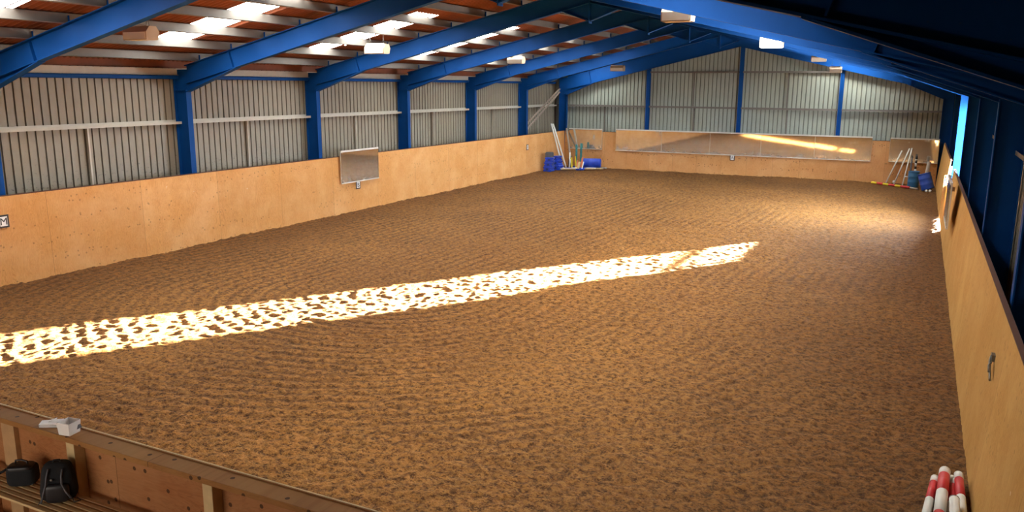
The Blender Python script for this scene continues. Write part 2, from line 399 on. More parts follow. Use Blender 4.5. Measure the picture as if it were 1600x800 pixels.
w=MB(); end_sheet(w,YG,1,XL,XR,-.15,lambda x:zs(x)+.06); tag(w.build('wall_far',M['clad_e']),'grey-green box-profile cladding of the far gable','wall',kind='structure')
w=MB(); end_sheet(w,YN,-1,XL,XR,-.15,lambda x:zs(x)+.06); tag(w.build('wall_near',M['clad_e']),'metal cladding of the near gable behind the gallery','wall',kind='structure')
# door header lining the top of the doorway
w=MB().box(XR-.06,XR+.02,DY0-.02,DY1+.02,DZ-.06,DZ+.12).box(XR-.06,XR+.02,DY0-.08,DY0,-.1,DZ+.12).box(XR-.06,XR+.02,DY1,DY1+.05,-.1,DZ+.12)
tag(w.build('door_1',M['blue']),'blue steel doorway frame in the right-hand wall','door',kind='structure')

# ------------------------------------------------------------------ roof
RW=.146
SKY_Y=[(y+3.05,y+4.02) for y in YF[:6]]+[(35.0,35.7)]
SKX0,SKX1=.55,4.78
def rib(y): return .022*math.cos(2*PI*y/RW)
def roof_strip(mb, y0, y1, xa, xb):
    n=max(2,int(math.ceil((y1-y0)/RW*8))); ysamp=[y0+(y1-y0)*i/n for i in range(n+1)]
    xs=[xa,xb]; vs=[]
    for x in xs:
        for y in ysamp: vs.append((x,y,zs(x)+rib(y)))
    m=n+1; mb.add(vs,[(i,i+1,m+i+1,m+i) for i in range(n)],0,True)
rf=MB()
def both(y0,y1,a,b): roof_strip(rf,y0,y1,a,b)
RX0,RX1=12.92,15.1
def rboth(y0,y1): roof_strip(rf,y0,y1,XC,2*XC-XL+.2)
e_=YN-.2
for a,b in SKY_Y:
    rboth(e_,a); roof_strip(rf,a,b,XC,RX0); roof_strip(rf,a,b,RX1,2*XC-XL+.2); e_=b
rboth(e_,YG+.2)
edges=[YN-.2]
for a,b in SKY_Y:
    sx1=SKX1 if a<34 else 2.6
    both(edges[-1],a,XL-.2,XC); both(a,b,XL-.2,SKX0); both(a,b,sx1,XC)
    both(b,b+.10,XL-.2,XC)
    both(b+.10,b+.16,XL-.2,SKX0+1.0); both(b+.10,b+.16,sx1,XC)
    edges.append(b+.16)
both(edges[-1],YG+.2,XL-.2,XC)
rf.box(-.815,-.80,YN,YG-.02,4.61,4.86).box(18.50,18.515,YN,YG-.02,4.61,4.86)  # dark strips added over the cladding tops to stand for eaves shade
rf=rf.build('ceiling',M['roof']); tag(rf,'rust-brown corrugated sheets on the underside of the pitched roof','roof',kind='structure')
ordn=['nearest','second nearest','third nearest','fourth nearest','fifth nearest','sixth nearest','farthest']
wi=0
for side in (0,):
    for i,(a,b) in enumerate(SKY_Y):
        wi+=1; mb=MB()
        fx=(lambda x:x) if side==0 else (lambda x:2*XC-x)
        x1_=SKX1 if a<34 else 2.6
        a0_,b0_=a-.12,b+.09; n=int((b0_-a0_)/RW*6)
        vs=[(fx(x),a0_+(b0_-a0_)*j/n,zs(fx(x))+rib(a0_+(b0_-a0_)*j/n)+.006) for x in (SKX0-.1,x1_+.1) for j in range(n+1)]
        mb.add(vs,[(j,j+1,n+2+j,n+1+j) for j in range(n)])
        ys_=[b+.09+.11*j/8 for j in range(9)]
        vs=[(fx(x),y,zs(fx(x))+rib(y)+.006) for x in (SKX0+.9,x1_+.1) for y in ys_]
        mb.add(vs,[(j,j+1,10+j,9+j) for j in range(8)])
        o=mb.build('window_%d'%wi,M['rooflight'])
        tag(o,'bright translucent rooflight strip, %s on the %s roof slope'%(ordn[i],'left' if side==0 else 'right'),'rooflight','translucent rooflight strips',kind='structure')

for i,(a,b) in enumerate(SKY_Y):
    a0_,b0_=a-.1,b+.1; n=int((b0_-a0_)/RW*6)
    vs=[(x,a0_+(b0_-a0_)*j/n,zs(x)+rib(a0_+(b0_-a0_)*j/n)+.006) for x in (RX0-.1,RX1+.1) for j in range(n+1)]
    o=MB().add(vs,[(j,j+1,n+2+j,n+1+j) for j in range(n)]).build('window_%d'%(20+i),M['rooflight_right'])
    tag(o,'short translucent rooflight, %s on the right roof slope'%ordn[i],'rooflight','short translucent rooflights',kind='structure')

# ------------------------------------------------------------------ portal frames
def portal(y, idx, label, gable=False, cleats=True):
    t=thing('portal_frame',label,'steel frame',(0 if False else XC,y,0),'blue steel portal frames')
    dz=-.24 if gable else 0
    def B(x): return zb(x)+dz
    def T(x): return zt(x)
    xi0,xo0=(XI0,XO0) if not gable else (-.02,-.45)
    fwid=.085
    for s in (0,1):
        fx=(lambda x:x) if s==0 else (lambda x:2*XC-x)
        def P(poly): 
            q=[(fx(x),z) for x,z in poly]
            return q if s==0 else q[::-1]
        c=MB(); top=T(xi0)
        c.prism_y(P([(xo0,-.1),(xi0,-.1),(xi0,top-.1),(xo0,T(xo0))]),y-.006,y+.006)
        c.prism_y(P([(xi0-.016,-.1),(xi0,-.1),(xi0,4.05+dz),(xi0-.016,4.05+dz)]),y-fwid,y+fwid)
        c.prism_y(P([(xo0,-.1),(xo0+.016,-.1),(xo0+.016,T(xo0)),(xo0,T(xo0)-.01)]),y-fwid,y+fwid)
        c.prism_y(P([(xo0+.016,4.03+dz),(xi0-.016,4.03+dz),(xi0-.016,4.05+dz),(xo0+.016,4.05+dz)]),y-fwid,y+fwid)
        c.build('column',M['blue'],t)
        r=MB()
        r.prism_y(P([(xi0,B(xi0)),(XC,B(XC)),(XC,T(XC)),(xi0,T(xi0))]),y-.005,y+.005)
        r.prism_y(P([(xi0,B(xi0)),(XC,B(XC)),(XC,B(XC)+.018),(xi0,B(xi0)+.018)]),y-fwid,y+fwid)
        r.prism_y(P([(xi0,T(xi0)-.018),(XC,T(XC)-.018),(XC,T(XC)),(xi0,T(xi0))]),y-fwid,y+fwid)
        r.prism_y(P([(1.32,B(1.32)),(1.335,B(1.335)),(1.20,T(1.20)-.02),(1.185,T(1.185)-.02)]),y-fwid*.8,y+fwid*.8)
        r.build('rafter',M['blue'],t)
        h=MB(); hx=1.45
        hz=4.0+dz
        h.prism_y(P([(xi0,hz),(hx,B(hx)),(xi0,B(xi0))]),y-.005,y+.005)
        h.prism_y(P([(xi0,hz),(hx,B(hx)-.012),(hx,B(hx)+.006),(xi0,hz+.018)]),y-fwid,y+fwid)
        h.build('haunch',M['blue'],t)
        if cleats and not gable:
            for x in PUR[1:8]:
                k=MB(); X=fx(x)
                k.box(X-.05,X+.05,y+.02,y+.028,T(x)-.004,T(x)+.16); k.build('purlin_cleat',M['blue'],t)
    if not gable:
        a=MB(); ax=.78
        a.prism_y([(XC-ax,zb(XC-ax)),(XC,5.90),(XC+ax,zb(XC+ax)),(XC,zb(XC))],y-.005,y+.005)
        a.prism_y([(XC-ax,zb(XC-ax)-.01),(XC,5.885),(XC,5.905),(XC-ax,zb(XC-ax)+.01)],y-fwid,y+fwid)
        a.prism_y([(XC,5.885),(XC+ax,zb(XC+ax)-.01),(XC+ax,zb(XC+ax)+.01),(XC,5.905)],y-fwid,y+fwid)
        a.box(XC-.015,XC+.015,y-fwid-.02,y+fwid+.02,5.84,zt(XC)-.02)
        a.build('apex_haunch',M['blue'],t)
    return t
PUR=[-.72,.08,1.20,2.32,3.44,4.56,5.68,6.80,7.92,8.60]
flabels=['blue steel portal frame nearest the camera, crossing the top right corner',
 'blue portal frame second from the near end, left rafter crossing the top left corner',
 'blue steel portal frame whose left column is the nearest one fully in view',
 'blue steel portal frame whose left column stands just before the left wall mirror',
 'blue steel portal frame whose left column stands just beyond the left wall mirror',
 'blue steel portal frame third from the far end, just beyond the right doorway',
 'blue steel portal frame, last full one before the far gable']
for i,y in enumerate(YF): portal(y,i,flabels[i])
portal(YE,7,'blue steel gable frame against the far end cladding',gable=True)

# purlins: zed sections the length of the roof
def zed(mb, x, y0, y1, slope):
    z0=zt(x)+.002; h=.20; th=.008; f=.06
    s=1 if slope>0 else -1
    mb.prism_y([(x,z0),(x+th,z0),(x+th,z0+h),(x,z0+h)],y0,y1)
    mb.prism_y([(x+th,z0),(x+s*f+th,z0+SL*f*1.0),(x+s*f+th,z0+SL*f+th),(x+th,z0+th)] if s>0 else [(x,z0),(x,z0+th),(x-f,z0+SL*f+th),(x-f,z0+SL*f)],y0,y1)
    mb.prism_y([(x,z0+h-th),(x+th,z0+h-th),(x+th,z0+h),(x,z0+h)],y0,y1)
    mb.prism_y([(x,z0+h),(x-s*f,z0+h-SL*f),(x-s*f,z0+h-SL*f-th),(x,z0+h-th)],y0,y1)
names=['at the left eaves','first up from the left eaves','second up from the left eaves','third up from the left eaves','fourth up from the left eaves','fifth up from the left eaves','sixth up from the left eaves','seventh up from the left eaves','eighth up, next below the ridge','at the ridge']
for s in (0,1):
    for i,x in enumerate(PUR):
        mb=MB(); X=x if s==0 else 2*XC-x
        if i==0: q=1 if s==0 else -1; mb.box(min(X,X+.008*q),max(X,X+.008*q),YN,YG-.02,4.43,4.60).box(min(X,X-.06*q),max(X,X-.06*q),YN,YG-.02,4.592,4.60).box(min(X,X+.06*q),max(X,X+.06*q),YN,YG-.02,4.43,4.438)
        else: zed(mb,X,YN,YG-.02,1 if s==0 else -1)
        o=mb.build('roof_purlin',M['purlin'] if i else M['girt'])
        nm=names[i] if s==0 else names[i].replace('left','right')
        if i>=8: nm += ' on the left slope' if s==0 else ' on the right slope'
        tag(o,'grey steel roof purlin, '+nm,'purlin','roof purlins')
# eaves beams and wall rails
for s in (0,1):
    x0,x1=(-.80,-.66) if s==0 else (18.36,18.50); sd='left' if s==0 else 'right'
    mb=MB()
    mb.box(x0,x1,YN,YE,4.325,4.425); 
    tag(mb.build('eaves_beam',M['blue'],bevel=.02),'blue steel eaves beam along the top of the %s wall'%sd,'beam')
    mb=MB(); xa=XL+.005 if s==0 else XR-.005; k=1 if s==0 else -1
    for y0,y1 in ((YN,YE+.2),):
        if s==1:
            pass
        mb.prism_y([(xa,3.16),(xa+k*.15,3.16),(xa+k*.15,3.172),(xa,3.172)],y0,y1)
        mb.prism_y([(xa+k*.142,3.172),(xa+k*.15,3.172),(xa+k*.15,3.23),(xa+k*.142,3.23)],y0,y1)
        mb.prism_y([(xa,3.172),(xa+k*.008,3.172),(xa+k*.008,3.27),(xa,3.27)],y0,y1)
    if s==1:
        mb=MB()
        for y0,y1 in ((YN,DY0-.1),(DY1+.1,YE+.2)):
            mb.prism_y([(xa,3.16),(xa+k*.15,3.16),(xa+k*.15,3.172),(xa,3.172)],y0,y1)
            mb.prism_y([(xa+k*.142,3.172),(xa+k*.15,3.172),(xa+k*.15,3.23),(xa+k*.142,3.23)],y0,y1)
    tag(mb.build('sheeting_rail',M['girt'] if s==0 else M['purlin']),'pale sheeting rail running mid-height along the %s wall'%sd,'rail')
# short upright hangers below the left rail, one in each bay
hl=['nearest','second nearest','third nearest','fourth nearest','fifth nearest','farthest']
for i,y in enumerate([8.63,13.80,18.97,24.05,29.2,34.3]):
    mb=MB().box(XL+.01,XL+.07,y-.02,y+.02,1.2,3.16).box(XL+.03,XL+.09,y-.035,y-.02,1.2,3.16)
    tag(mb.build('rail_hanger',M['girt']),'thin pale steel upright below the left wall rail, %s of its row'%hl[i],'upright','uprights below the left wall rail')
# far gable rails, posts, hangers
mb=MB().box(XL,XR,YG-.16,YG-.02,3.17,3.185).box(XL,XR,YG-.17,YG-.155,3.17,3.26)
tag(mb.build('sheeting_rail',M['purlin']),'long grey sheeting rail across the far gable, the lower one','rail','far gable rails')
mb=MB().box(4.45,13.4,YG-.16,YG-.02,4.89,4.905).box(4.45,13.4,YG-.17,YG-.155,4.89,4.97)
tag(mb.build('sheeting_rail',M['purlin']),'grey sheeting rail across the far gable, the upper and shorter one','rail','far gable rails')
for i,(x,lab) in enumerate(((4.36,'left'),(8.97,'middle'),(13.53,'right'))):
    top=zb(x)-.24+.1; yy=YE+.09
    mb=MB().box(x-.01,x+.01,yy,yy+.20,-.1,top).box(x-.085,x+.085,yy,yy+.014,-.1,top).box(x-.085,x+.085,yy+.188,yy+.20,-.1,top)
    tag(mb.build('gable_post',M['blue']),'blue steel gable post, %s one of three on the far wall'%lab,'post','far gable posts')
for x,z0,z1,lab in ((2.05,1.2,3.17,'low, left of the left blue post'),(6.75,1.2,3.17,'below the lower rail, between left and middle posts'),(6.68,3.27,4.89,'between the two rails, left of the middle post'),
                    (11.22,1.2,3.17,'below the lower rail, between middle and right posts'),(11.16,3.27,4.89,'between the two rails, right of the middle post')):
    mb=MB().box(x-.02,x+.02,YG-.09,YG-.05,z0,z1).box(x-.03,x-.02,YG-.11,YG-.05,z0,z1)
    tag(mb.build('rail_hanger',M['purlin']),'thin grey upright on the far gable, '+lab,'upright','far gable uprights')
# diagonal bracing in the last left bay
for dz,lab in ((0,'upper'),(-.28,'lower')):
    mb=MB(); p0=(-.44,36.25,4.1+dz*.6); p1=(-.44,32.08,2.35+dz)
    mb.bar(p0,p1,.012,.07).bar((p0[0]+.03,p0[1],p0[2]-.035),(p1[0]+.03,p1[1],p1[2]-.035),.06,.01)
    tag(mb.build('diagonal_brace',M['taupe']),'grey angle-steel diagonal brace in the far left bay, the %s of two'%lab,'brace','diagonal braces')

# ------------------------------------------------------------------ kickboards
def kick_side(y0,y1,x,lean,sg,mat,name,label,cap=True):
    t=thing(name,label,'kickboard',(x,y0,0))
    xo=x+sg*lean
    mb=MB().prism_y([(x,-.12),(xo,HB),(xo+sg*.03,HB),(x+sg*.03,-.12)],y0,y1); mb.build('plywood_panel',mat,t)
    mb=MB().prism_y([(xo-sg*.001,HB+.001),(xo+sg*.055,HB+.001),(xo+sg*.055,HB+.02),(xo-sg*.001,HB+.012)],y0,y1); o=mb.build('top_edge',M['cap_dark'],t); o['label']='dark top edge'
    y=y0+.6
    while y<y1-.2:
        MB().prism_y([(x+sg*.03,-.12),(xo+sg*.015,HB-.22),(xo+sg*.10,HB-.22),(x+sg*.13,-.12)],y-.03,y+.03).build('stud',M['timber'],t); y+=2.44
    return t
kick_side(-.2,L+.05,0,.03,-1,M['ply_l'],'kickboard','long orange-brown plywood kickboard along the left wall')
kick_side(-.2,22.85,W,.17,1,M['ply_r'],'kickboard','tan plywood kickboard along the right wall, the long near length')
kick_side(26.12,L+.05,W,.17,1,M['ply_r'],'kickboard','plywood kickboard along the right wall beyond the doorway')
t=thing('kickboard','brown plywood kickboard across the far end of the school','kickboard',(8.9,L,0))
o=MB(); 
o.add([(0,L,-.12),(W,L,-.12),(W,L+.08,HB),(0,L+.08,HB),(0,L+.03,-.12),(W,L+.03,-.12),(W,L+.11,HB),(0,L+.11,HB)],[(0,1,2,3),(7,6,5,4),(0,4,5,1),(3,2,6,7),(0,3,7,4),(1,5,6,2)]); o.build('plywood_panel',M['ply_e'],t)
MB().box(-.02,W+.1,L+.075,L+.125,HB+.001,HB+.015).build('top_edge',M['cap_dark'],t)
# gate in the doorway of the right kickboard
t=thing('gate','plywood gate with an open top rail in the right doorway','gate',(W,24,0))
MB().prism_y([(W+.02,.06),(W+.10,1.12),(W+.13,1.12),(W+.05,.06)],22.885,26.105).build('gate_panel',M['ply_r'],t)
MB().box(W+.07,W+.12,22.92,26.0,1.35,1.43).build('gate_rail',M['timber'],t)
for y in (22.95,25.9): MB().box(W+.03,W+.09,y,y+.07,.02,1.42).build('gate_post',M['timber'],t)
MB().bar((W+.08,25.0,1.2),(W+.02,24.6,1.42),.02,.05).build('latch',M['plastic_blue_dark'],t)

# ------------------------------------------------------------------ mirrors
def mirror(label, axis, a0, a1, pos, z0, z1, panels, group='wall mirrors'):
    """axis 'x': hangs on the far board at y=pos; 'L'/'R': on the side boards at x=pos"""
    mid=(a0+a1)/2
    t=thing('wall_mirror',label,'mirror',(mid,pos,z0) if axis=='x' else (pos,mid,z0),group)
    def bx(p0,p1,d0,d1,q0,q1):
        if axis=='x': return MB().box(p0,p1,pos+d0,pos+d1,q0,q1)
        if axis=='L': return MB().box(pos-d1,pos-d0,p0,p1,q0,q1)
        return MB().box(pos+d0,pos+d1,p0,p1,q0,q1)
    for i in range(panels):
        p0=a0+(a1-a0)*i/panels+.006; p1=a0+(a1-a0)*(i+1)/panels-.006
        mb=bx(p0,p1,0,.012,z0+.03,z1-.06)
        o=mb.build('mirror_glass',M['mirror'],t)
        # glass panels never hang quite true: a fraction of a degree
        if axis=='x':
            ax=random.uniform(-.0012,.0012)
            for v in o.data.vertices: v.co.y += -(v.co.z-z0)*(.002+ax)
    bx(a0,a1,.014,.04,z0,z1).build('backing_board',M['mirror_frame'],t)
    bx(a0,a1,-.012,.014,z1-.055,z1).build('top_trim',M['mirror_frame'],t)
    bx(a0,a1,-.008,.014,z0,z0+.03).build('bottom_trim',M['mirror_frame'],t)
    for q0 in (z1-.03,):
        for k in range(panels+1):
            a=min(max(a0+(a1-a0)*k/panels,a0+.08),a1-.08)
            bx(a-.04,a+.04,.04,.095,z1-.2,z1-.1).build('spacer',M['timber'],t)
    return t
mirror('small square mirror hanging on the left kickboard above a letter marker','L',17.03,19.10,.07,1.0,2.09,1)
mirror('short mirror on the far kickboard in the left corner, behind the leaning poles','x',.28,2.15,35.90,.97,2.04,1)
mirror('long panelled mirror in the middle of the far kickboard','x',2.90,15.06,35.90,.96,2.07,5)
mirror('mirror on the far kickboard in the right corner, behind the blue drums','x',15.80,17.76,35.90,.98,2.06,1)
mirror('mirror seen edge-on standing proud of the right kickboard near the doorway','R',16.9,19.0,17.70,1.0,2.09,1)

# ------------------------------------------------------------------ school letter markers
def marker(ch, label, axis, a, pos, z, w=.23, h=.27):
    t=thing('letter_marker',label,'letter marker',(pos,a,z) if axis=='L' else (a,pos,z),'school letter markers')
    def bx(p0,p1,d0,d1,q0,q1):
        return MB().box(pos+d0,pos+d1,p0,p1,q0,q1) if axis=='L' else MB().box(p0,p1,pos-d1,pos-d0,q0,q1)
    bx(a-w/2,a+w/2,.0,.012,z-h/2,z+h/2).build('border',M['letterblack'],t)
    bx(a-w/2+.036,a+w/2-.036,.0121,.016,z-h/2+.036,z+h/2-.036).build('plate',M['card'],t)
    cu=bpy.data.curves.new('letter','FONT'); cu.body=ch; cu.size=.215; cu.align_x='CENTER'; cu.extrude=.001
    o=bpy.data.objects.new('tmp',cu); C.objects.link(o)
    dg=bpy.context.evaluated_depsgraph_get(); me=bpy.data.meshes.new_from_object(o.evaluated_get(dg)); bpy.data.objects.remove(o)
    co=[v.co.copy() for v in me.vertices]
    zc=(min(c.y for c in co)+max(c.y for c in co))/2; xc=(min(c.x for c in co)+max(c.x for c in co))/2
    th=.0
    for v,c in zip(me.vertices,co):
        q=c.z*3+.019
        if axis=='L': v.co=(q,(c.x-xc),(c.y-zc))
        else: v.co=((c.x-xc),-q,(c.y-zc))
    me.materials.clear(); me.materials.append(M['letterblack']); me.name='letter'
    l=bpy.data.objects.new('letter',me); C.objects.link(l); l.parent=t
marker('M','black-bordered white marker with letter M at the left edge','L',5.92,.005,1.375)
marker('B','small letter marker below the left wall mirror','L',17.97,.008,.88)
marker('F','small letter marker near the far end of the left kickboard','L',31.4,-.01,1.30)
marker('A','black-bordered marker with letter A below the long far mirror','x',8.88,35.985,.85)

# ------------------------------------------------------------------ hanging floodlights
def flood(label, x, y, z, lit=False, zr=None, rot=0):
    t=thing('hanging_floodlight',label,'light fitting',(x,y,z),'hanging floodlights'); t.rotation_euler.z=rot
    def fin(mb,name,m):
        o=mb.build(name,m); o.parent=t; return o
    # long housing along local x, six-sided end section in y-z; the glass looks down and forward (-y)
    hw=.33 if x<XC else .25
    prof=[(-.15,-.13),(-.15,.02),(-.06,.13),(.10,.13),(.17,.02),(.12,-.13)]
    mx=Matrix(((0,0,1,0),(1,0,0,0),(0,1,0,0),(0,0,0,1)))
    fin(MB().prism(prof,-hw,hw,mx),'housing',M['lamp_body'])
    fin(MB().box(-hw+.02,hw-.02,-.156,-.15,-.12,.015),'front_glass',M['lamp_lit'] if lit else M['lamp_front'])
    fin(MB().box(-hw+.02,hw-.02,-.13,.10,-.137,-.131),'bottom_glass',M['lamp_lit'] if lit else M['lamp_front'])
    fin(MB().box(-hw+.02,hw-.06,-.075,-.03,.13,.15),'top_lip',M['lamp_front'])
    H=(zr if zr is not None else zs(x))-z
    for sx in (-hw*.7,hw*.66):
        fin(MB().tube([(sx-.05,0,.13),(sx,0,.3 if H>.4 else H*.6),(sx+.01,.02,H)],.004,5).tube([(sx+.05,0,.13),(sx,0,.3 if H>.4 else H*.6)],.004,5),'hanger_wire',M['wire'])
flood('hexagonal-ended floodlight hanging by the nearest left rafter beside a rooflight',3.0,7.24,5.18)
flood('white box floodlight hanging near the second left rooflight strip',3.08,15.0,5.2)
flood('small floodlight hanging midway down the left roof slope',2.5,25.0,5.2)
flood('small floodlight hanging under the left slope close to the far gable',3.55,34.0,5.07)
flood('brown-sided floodlight against the big blue rafter at top centre',13.15,9.5,5.41)
flood('glaring white floodlight below the big blue rafter on the right slope',13.71,15.5,5.24,lit=True)
flood('tiny distant floodlight under the right slope, half hidden by rafters',13.42,27.6,5.27)
flood('small floodlight close to the far gable beside the right blue post',13.34,35.0,5.0)

# ------------------------------------------------------------------ near partition, bench and gallery deck
yp=-.2
t=thing('partition','reddish plywood partition with a timber top rail at the bottom left','partition',(10,yp,0))
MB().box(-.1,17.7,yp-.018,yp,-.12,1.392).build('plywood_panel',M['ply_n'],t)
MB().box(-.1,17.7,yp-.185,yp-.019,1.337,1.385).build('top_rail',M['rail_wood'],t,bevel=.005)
MB().box(-.1,17.7,yp-.012,yp+.001,1.3925,1.397).build('top_edge',M['timber_pale'],t)
MB().box(-.1,17.7,yp-.10,yp-.019,.60,.70).build('lower_rail',M['timber'],t,bevel=.004)
x=.6
for x in [.6+1.56*i for i in range(11)]:
    xx=x+ (10.83-(.6+1.56*6))
    MB().box(xx,xx+.10,yp-.115,yp-.019,.1,1.336).build('stud',M['timber_pale'],t,bevel=.004)
MB().box(9.86,10.04,yp-.06,yp-.019,.1,1.336).build('stud',M['timber'],t)
bt=thing('slatted_bench','long slatted timber bench against the partition, bottom left','bench',(10,-.6,.4))
for i in range(6):
    y1=-.325-i*.055
    MB().box(6.0,12.5,y1-.038,y1,.83,.852).build('slat',M['timber_pale'] if i>1 else M['timber'],bt,bevel=.004)
for x in (7.0,8.6,10.22,10.9,11.9):
    MB().box(x,x+.06,-.64,-.33,.77,.829).build('bearer',M['timber'],bt)
    MB().box(x,x+.06,-.63,-.57,.40,.77).build('leg',M['ply_n'],bt)
dt=thing('gallery_deck','dark slatted timber deck of the gallery below the bench','deck',(9,-3,.4))
for i in range(12):
    y1=-.45-i*.40
    MB().box(0,17.7,y1-.38,y1,.36,.40).build('deck_board',M['ply_n'],dt)

# upper viewing gallery the camera looks from, and an unseen panel added to light the partition
mb=MB().box(-.6,18.3,YN+.05,-3.5,2.42,2.52); tag(mb.build('gallery_floor',M['timber']),'timber floor of the upper viewing gallery','floor',kind='structure')  # also keeps the added panel's light off the rafters
mb=MB().box(7.5,13.0,YN+.02,YN+.05,.9,2.2); tag(mb.build('window_9',M['partition_glow']),'unseen glowing panel added in the near gable to light the partition','window',kind='structure')  # window_9 is the added glow panel, not a window of the building
# backpack
def superel(mb, c, r, e1=.5, e2=.5, nu=28, nv=16, taper=None, mi=0, rot=0):
    def sp(v,e): return math.copysign(abs(v)**e,v)
    vs=[]
    for j in range(nv+1):
        ph=-PI/2+PI*j/nv
        for i in range(nu):
            th=2*PI*i/nu
            x=r[0]*sp(math.cos(ph),e1)*sp(math.cos(th),e2); y=r[1]*sp(math.cos(ph),e1)*sp(math.sin(th),e2); z=r[2]*sp(math.sin(ph),e1)
            if taper: x,y,z=taper(x,y,z)
            X=x*math.cos(rot)-y*math.sin(rot); Y=x*math.sin(rot)+y*math.cos(rot)
            vs.append((c[0]+X,c[1]+Y,c[2]+z))
    mb.add(vs,[(j*nu+i,j*nu+(i+1)%nu,(j+1)*nu+(i+1)%nu,(j+1)*nu+i) for j in range(nv) for i in range(nu)],mi,True)
    return mb
bx_,by_,bz_=10.88,-.445,.853
t=thing('backpack','black rucksack with grey piping standing on the slatted bench','bag',(bx_,by_,bz_))
rot=.72
def tp(x,y,z):
    k=1-.30*(z+.19)/.38
    return (x*(k+.08), y*k+ (.05*(z+.19)), z)
superel(MB(),(bx_,by_,bz_+.19),(.162,.10,.19),.45,.6,taper=tp,rot=rot).build('body',M['black'],t)
def loc(x,y,z): return (bx_+x*math.cos(rot)-y*math.sin(rot), by_+x*math.sin(rot)+y*math.cos(rot), bz_+z)
def facey(z): return -.103*(1-.30*z/.38)+.05*z-.004
superel(MB(),loc(.0,-.075,.10),(.112,.045,.095),.5,.6,rot=rot).build('front_pocket',M['blackgloss'],t)
for s,pts in ((-1,[(-.13,.03),(-.105,.12),(-.08,.20),(-.075,.27),(-.055,.34)]),(1,[(.13,.05),(.09,.11),(.055,.19),(.05,.26),(.065,.33)])):
    P=[loc(x,facey(z)-(.022 if z<.22 else .004),z) for x,z in pts]
    MB().tube(P,.009,8).build('piping',M['grey_cord'],t)
MB().tube([loc(-.03,0,.37),loc(-.02,.0,.40),loc(.03,.0,.40),loc(.04,0,.37)],.009,8).build('carry_handle',M['black'],t)
MB().tube([loc(.12,-.06,.03),loc(.15,-.12,.006),loc(.20,-.09,.006),loc(.16,-.05,.02)],.005,6).build('strap',M['blackgloss'],t)
MB().tube([loc(-.13,-.07,.05),loc(-.16,-.11,.012)],.005,6).build('strap',M['blackgloss'],t)
superel(MB(),loc(-.035,facey(.24)-.012,.235),(.012,.004,.012),.8,.8,rot=rot,nu=12,nv=8).build('badge',M['steel'],t)
t.scale=(.86,.86,.86)
# camera bag
cxb,cyb=10.37,-.42
t=thing('shoulder_bag','black padded shoulder bag lying on the bench at the left edge','bag',(cxb,cyb,bz_))
superel(MB(),(cxb,cyb,bz_+.10),(.13,.09,.10),.45,.5,rot=.65).build('body',M['black'],t)
superel(MB(),(cxb+.0,cyb-.01,bz_+.175),(.115,.078,.035),.5,.5,rot=.65).build('lid',M['blackgloss'],t)
MB().tube([(cxb-.07,cyb-.02,bz_+.19),(cxb-.055,cyb-.02,bz_+.235),(cxb,cyb,bz_+.245),(cxb+.05,cyb+.02,bz_+.232),(cxb+.065,cyb+.02,bz_+.19)],.009,8).build('carry_handle',M['blackgloss'],t)
MB().tube([(cxb-.13,cyb-.06,bz_+.15),(cxb-.2,cyb-.12,bz_+.10),(cxb-.24,cyb-.12,bz_+.03),(cxb-.3,cyb-.10,bz_+.015)],.012,8).build('strap',M['black'],t)
t.scale=(.9,.9,.9)
# white carton and papers on the partition rail
zc=1.386
t=thing('carton','small open-topped white carton on the partition rail','carton',(10.90,-.315,zc)); t.rotation_euler.z=math.radians(100)
def car():
    w0,w1,h,th=.055,.063,.105,.003
    mb=MB()
    def ring(w,z): return [(-w,-w,z),(w,-w,z),(w,w,z),(-w,w,z)]
    vs=ring(w0,0)+ring(w1,h)+ring(w0-th,th)+ring(w1-th,h)
    fs=[(0,3,2,1),(8,9,10,11)]
    for i in range(4):
        j=(i+1)%4; fs+=[(i,j,4+j,4+i),(8+j,8+i,12+i,12+j),(4+i,4+j,12+j,12+i)]
    mb.add(vs,fs); return mb
o=car().build('body',M['card']); o.parent=t; o.location=(0,-.0,0)
o=MB().prism([(.02,0),(.07,0),(.06,.035),(.035,.04)],0,.0012,Matrix(((1,0,0,0),(0,0,1,-.0600),(0,1,-.0,.03),(0,0,0,1)))).build('printed_mark',M['grey_cord']); o.parent=t; o['label']='small grey printed mark'
t=thing('paper_napkins','loose stack of white papers lying beside the open carton','papers',(10.63,-.28,zc)); 
for i,(dx,dy,a,q) in enumerate(((0,0,.5,.0),(-.012,.004,.62,.006),(.01,.0,.42,.012),(.0,.01,.55,.018),(-.01,.0,.7,.024))):
    m=Matrix.Translation((10.63+dx,-.28+dy,zc+q))@Matrix.Rotation(a,4,'Z')
    MB().box(-.085,.085,-.05,.05,0,.0045,0,m).build('paper_sheet',M['card'],t)
m=Matrix.Translation((10.60,-.26,zc+.03))@Matrix.Rotation(.3,4,'Z')@Matrix.Rotation(-.35,4,'Y')
MB().box(-.03,.03,-.03,.03,0,.004,0,m).build('paper_sheet',M['card'],t)

# ------------------------------------------------------------------ striped poles, bottom right
def striped(mbs, p0, p1, r, bands, n=16):
    """bands: list of (t0,t1,matindex) along the pole as one mesh"""
    p0=Vector(p0); p1=Vector(p1); d=p1-p0
    mb=MB()
    for t0,t1,mi in bands: mb.tube([p0+d*t0,p0+d*t1],r,n,mi)
    return mb
def jump_pole(label, p0, p1, r, bands, mats, group, name='jump_pole', n=16):
    ln=(Vector(p1)-Vector(p0)).length; bb=[]
    a=0
    for l,mi in bands:
        b=min(1,a+l/ln); bb.append((a,b,mi)); a=b
        if a>=1: break
    if a<1: bb.append((a,1,bands[-1][1]))
    o=striped(None,p0,p1,r,bb,n).build(name,mats,origin=tuple(p0)); tag(o,label,'pole',group); return o
WR=[M['white'],M['red']]
ba=[(.14,0),(.42,1),(.50,0),(.42,1),(.9,0),(.42,1),(.3,0)]
G='striped jump poles by the right kickboard'
